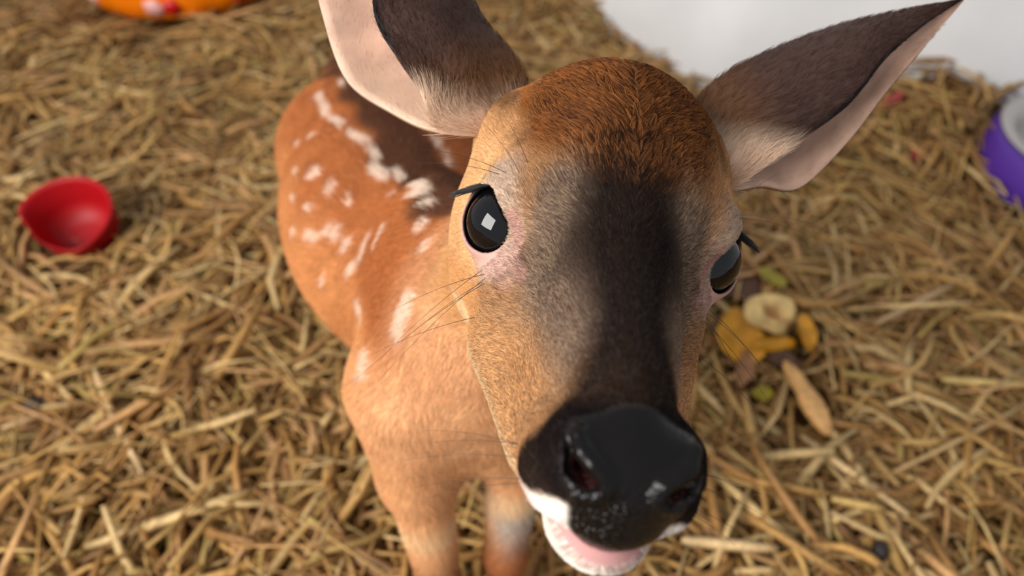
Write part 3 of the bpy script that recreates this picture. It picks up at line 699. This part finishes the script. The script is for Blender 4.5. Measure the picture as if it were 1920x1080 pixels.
# red bowl, its front lip pressed straight
def dent(a, r, z):
    k = smooth01(-.3, -1.0, math.sin(a + .45)); return r * (1 - .32 * float(k) * (r / .053)), z - .004 * float(k)
prof = [(.022, 0), (.036, .006), (.046, .024), (.0515, .052), (.0535, .055), (.0515, .057), (.048, .052), (.043, .026), (.034, .011), (.018, .006), (.002, .006)]
v, f = revolve(prof, 64, dent)
o = mesh_obj('bowl', v, f, nodes_mat('red_plastic', srgb(158, 4, 14), .5, spec=.3))
o.location = (-.490, .648, gz1(-.52, .65) - .004); o.rotation_euler = (.30, .04, -.15)
tag(o, 'small glossy red plastic bowl tilted on the straw at far left', 'bowl')
# orange fluted basin at the top edge
def flute(a, r, z): return r * (1 + .018 * abs(math.sin(a * 9))), z
prof = [(.145, 0), (.168, .012), (.178, .040), (.183, .075), (.187, .082), (.183, .086), (.176, .08), (.170, .042), (.158, .016), (.10, .010), (.002, .010)]
v, f = revolve(prof, 108, flute)
ob = bpy.data.objects.new('basin', None); COL.objects.link(ob); ob.location = (-.585, 1.36, gz1(-.59, 1.3) - .004)
tag(ob, 'bright orange plastic basin with red and white dots at the top edge', 'basin')
mesh_obj('shell', v, f, nodes_mat('orange_plastic', srgb(250, 128, 0), .4), ob)
for a, c, rr in ((-1.555, (236, 176, 170), .016), (-1.40, (196, 12, 16), .014), (-2.3, (236, 190, 180), .015), (-.75, (196, 12, 16), .014), (.2, (196, 12, 16), .014)):
    vv = []; sg = 24
    for k in range(sg): 
        ta_ = k * 2 * math.pi / sg; aa = a + rr * (1 + .12 * math.cos(5 * ta_)) * math.cos(ta_) / .18; zz = .034 + rr * (1 + .12 * math.cos(5 * ta_)) * math.sin(ta_)
        r2 = float(np.interp(zz, [0, .012, .04, .075], [.145, .168, .178, .183])) * 1.018
        vv += [((r2 + .002) * math.cos(aa), (r2 + .002) * math.sin(aa), zz), ((r2 - .004) * math.cos(aa), (r2 - .004) * math.sin(aa), zz)]
    r2 = .179; vv.append(((r2 + .005) * math.cos(a), (r2 + .005) * math.sin(a), .034))
    ff = [(2 * k, 2 * ((k + 1) % sg), 2 * sg) for k in range(sg)] + [(2 * k + 1, 2 * ((k + 1) % sg) + 1, 2 * ((k + 1) % sg), 2 * k) for k in range(sg)]
    d = mesh_obj('dot', vv, ff, nodes_mat('dot_paint', srgb(*c), .4), ob); d['label'] = 'red dot' if c[0] < 200 else 'pinkish white dot'
# purple bowl with a steel dish inside
bw = bpy.data.objects.new('pet_bowl', None); COL.objects.link(bw); bw.location = (.728, .765, gz1(.68, .78) - .014); bw.rotation_euler = (.0, .0, 0)
tag(bw, 'purple pet bowl with a pale steel dish inside at the right edge', 'bowl')
prof = [(.134, 0), (.137, .006), (.128, .045), (.122, .058), (.117, .060), (.112, .056), (.110, .03), (.09, .012), (.002, .012)]
v, f = revolve(prof, 72); mesh_obj('shell', v, f, nodes_mat('purple_plastic', srgb(84, 44, 150), .5), bw)['label'] = 'purple outer shell'
prof = [(.004, .016), (.082, .018), (.100, .034), (.108, .057), (.122, .062), (.1235, .060), (.123, .0635), (.108, .062), (.098, .040), (.080, .024), (.002, .022)]
v, f = revolve(prof, 72); m_steel = nodes_mat('brushed_steel', srgb(186, 182, 180), .35); m_steel.node_tree.nodes['Principled BSDF'].inputs['Metallic'].default_value = .8
mesh_obj('dish', v, f, m_steel, bw)['label'] = 'pale steel dish'
prof = [(.135, 0), (.139, .002), (.139, .008), (.134, .010), (.002, .010)]
v, f = revolve(prof, 72); mesh_obj('shadow_ring', v, f, nodes_mat('shadow_black', srgb(18, 16, 18), .7), bw)  # black ring stands in for the shadow under the bowl
# food scraps
def lump(name, loc, size, mat, rot, label, cat, amp=.18, freq=2.2, seed=1, fn=None, cols=None, group=None):
    v, f = ball(name, 1.0, 32, 18); nrm = v.copy()
    v = v * (1 + amp * wav(v, freq, seed)[:, None])
    if fn: v = fn(v)
    v = v * np.array(size)
    o = mesh_obj(name, v, f, mat, colors=cols(nrm) if cols else None); o.location = (loc[0], loc[1], gz1(loc[0], loc[1]) + loc[2]); o.rotation_euler = rot
    return tag(o, label, cat, group)
def curl(k): 
    def fn(v):
        v = v.copy(); v[:, 2] = v[:, 2] * .35 + k * (v[:, 0] ** 2 + .5 * v[:, 1] ** 2); return v
    return fn
m_peel = nodes_mat('yellow_peel', srgb(206, 142, 14), .4, noise=(90, .6, 1.15)); m_pale = nodes_mat('pale_pulp', srgb(226, 178, 100), .5, attr='coat', noise=(70, .55, 1.12), bump=(160, .5, .003))
m_husk = nodes_mat('husk', srgb(220, 168, 104), .6, noise=(140, .65, 1.15), bump=(260, .5, .002)); m_dry = nodes_mat('dry_leaf', srgb(150, 104, 66), .6, noise=(120, .6, 1.2))
m_shadow = nodes_mat('shadow_brown', srgb(84, 52, 30), .55, noise=(120, .6, 1.2)); m_green = nodes_mat('yellow_green_leaf', srgb(150, 134, 18), .5, noise=(150, .7, 1.1)); m_redp = nodes_mat('red_peel', srgb(150, 52, 48), .5, noise=(150, .7, 1.1)); m_dark = nodes_mat('dark_clump', srgb(34, 26, 24), .7, bump=(200, .5, .002))
lump('fruit_peel', (.222, .488, .020), (.021, .028, .012), m_peel, (.4, -.3, .5), 'orange yellow fruit peel right of the fawn\'s eye, left of the pale curl', 'peel', .14, 2.0, 61, curl(.7))
lump('fruit_peel', (.287, .484, .016), (.011, .021, .011), m_peel, (.3, .3, .2), 'small orange yellow peel right of the pale curl', 'peel', .12, 2.0, 62, curl(.7))
def cup(v):
    v = v.copy(); r = np.hypot(v[:, 0], v[:, 1]); v[:, 2] = v[:, 2] * .5 - np.where(v[:, 2] > 0, .8 * np.exp(-(r / .5) ** 2), 0) + .25 * v[:, 0] * v[:, 1]; return v
lump('fruit_slice', (.252, .497, .034), (.025, .021, .020), m_pale, (.35, .2, .5), 'pale yellow cupped fruit slice in the middle of the yellow scraps', 'fruit', .17, 3.2, 63, cup,
     lambda q_: mixc(np.tile(srgb(238, 200, 128), (len(q_), 1)), srgb(178, 120, 56), smooth01(.75, .25, np.hypot(q_[:, 0] - .1, q_[:, 1] + .15) + .25 * wav(q_, 4, 91)) * (q_[:, 2] > 0)))
lump('fruit_peel', (.256, .476, .020), (.024, .009, .008), m_peel, (0, .1, .15), 'narrow yellow peel under the front of the pale fruit slice', 'peel', .1, 2.0, 64)
lump('leaf', (.222, .452, .020), (.012, .024, .005), m_dry, (.2, .5, -.3), 'crumpled brown dry leaf in front of the yellow peel', 'leaf', .2, 2.2, 65, curl(.9))
lump('leaf', (.272, .556, .020), (.017, .008, .003), m_green, (.1, .2, -.5), 'yellow green leaf bit behind the fruit scraps', 'leaf', .15, 2.2, 66, curl(.6))
lump('leaf', (.237, .431, .014), (.010, .008, .003), m_green, (.1, .2, .4), 'tiny yellow green leaf bit in front of the brown leaf', 'leaf', .15, 2.2, 67, curl(.6))
def pod(v):
    v = v.copy(); v[:, 1:] *= (1 - .22 * np.exp(-((v[:, 0] + .15) / .22) ** 2))[:, None] * (.92 + .14 * v[:, [0]]); return v
lump('husk', (.272, .418, .034), (.042, .0115, .010), m_husk, (0, .05, -1.32), 'long tan two lobed husk lying below the yellow scraps', 'husk', .04, 2.5, 68, pod)
lump('fruit_peel', (.513, .890, .020), (.016, .007, .005), m_redp, (.2, -.2, .4), 'small red peel lying under the fawn\'s right ear tip', 'peel', .15, 2.2, 69, curl(.4))
lump('fruit_peel', (.520, .800, .016), (.010, .006, .004), m_redp, (.2, -.2, 1.4), 'tiny dull red peel nearer than the other red peel', 'peel', .15, 2.2, 70, curl(.4))
lump('dung_pellet', (-.452, .424, .012), (.011, .009, .008), m_dark, (0, 0, .3), 'dark pellet in the straw near the left edge', 'pellet', .12, 2.2, 71)
lump('dung_pellet', (.286, .265, .016), (.008, .006, .006), m_dark, (0, 0, 1.0), 'dark grey pellet in the straw at the bottom right', 'pellet', .12, 2.2, 72)
lump('leaf', (.232, .548, .018), (.026, .018, .006), m_shadow, (.3, .2, .2), 'dark brown wet leaf behind the yellow scraps, beside the fawn\'s right eye', 'leaf', .2, 2.2, 81, curl(.8))  # not a real leaf: dark piece added for the shadow around the scraps
lump('leaf', (.262, .462, .020), (.010, .016, .004), m_shadow, (.2, -.3, .6), 'dark brown shred painted as shadow between the yellow peel and the tan husk', 'leaf', .2, 2.2, 82, curl(.6))  # second added piece, its dark colour imitates shade in the straw gap
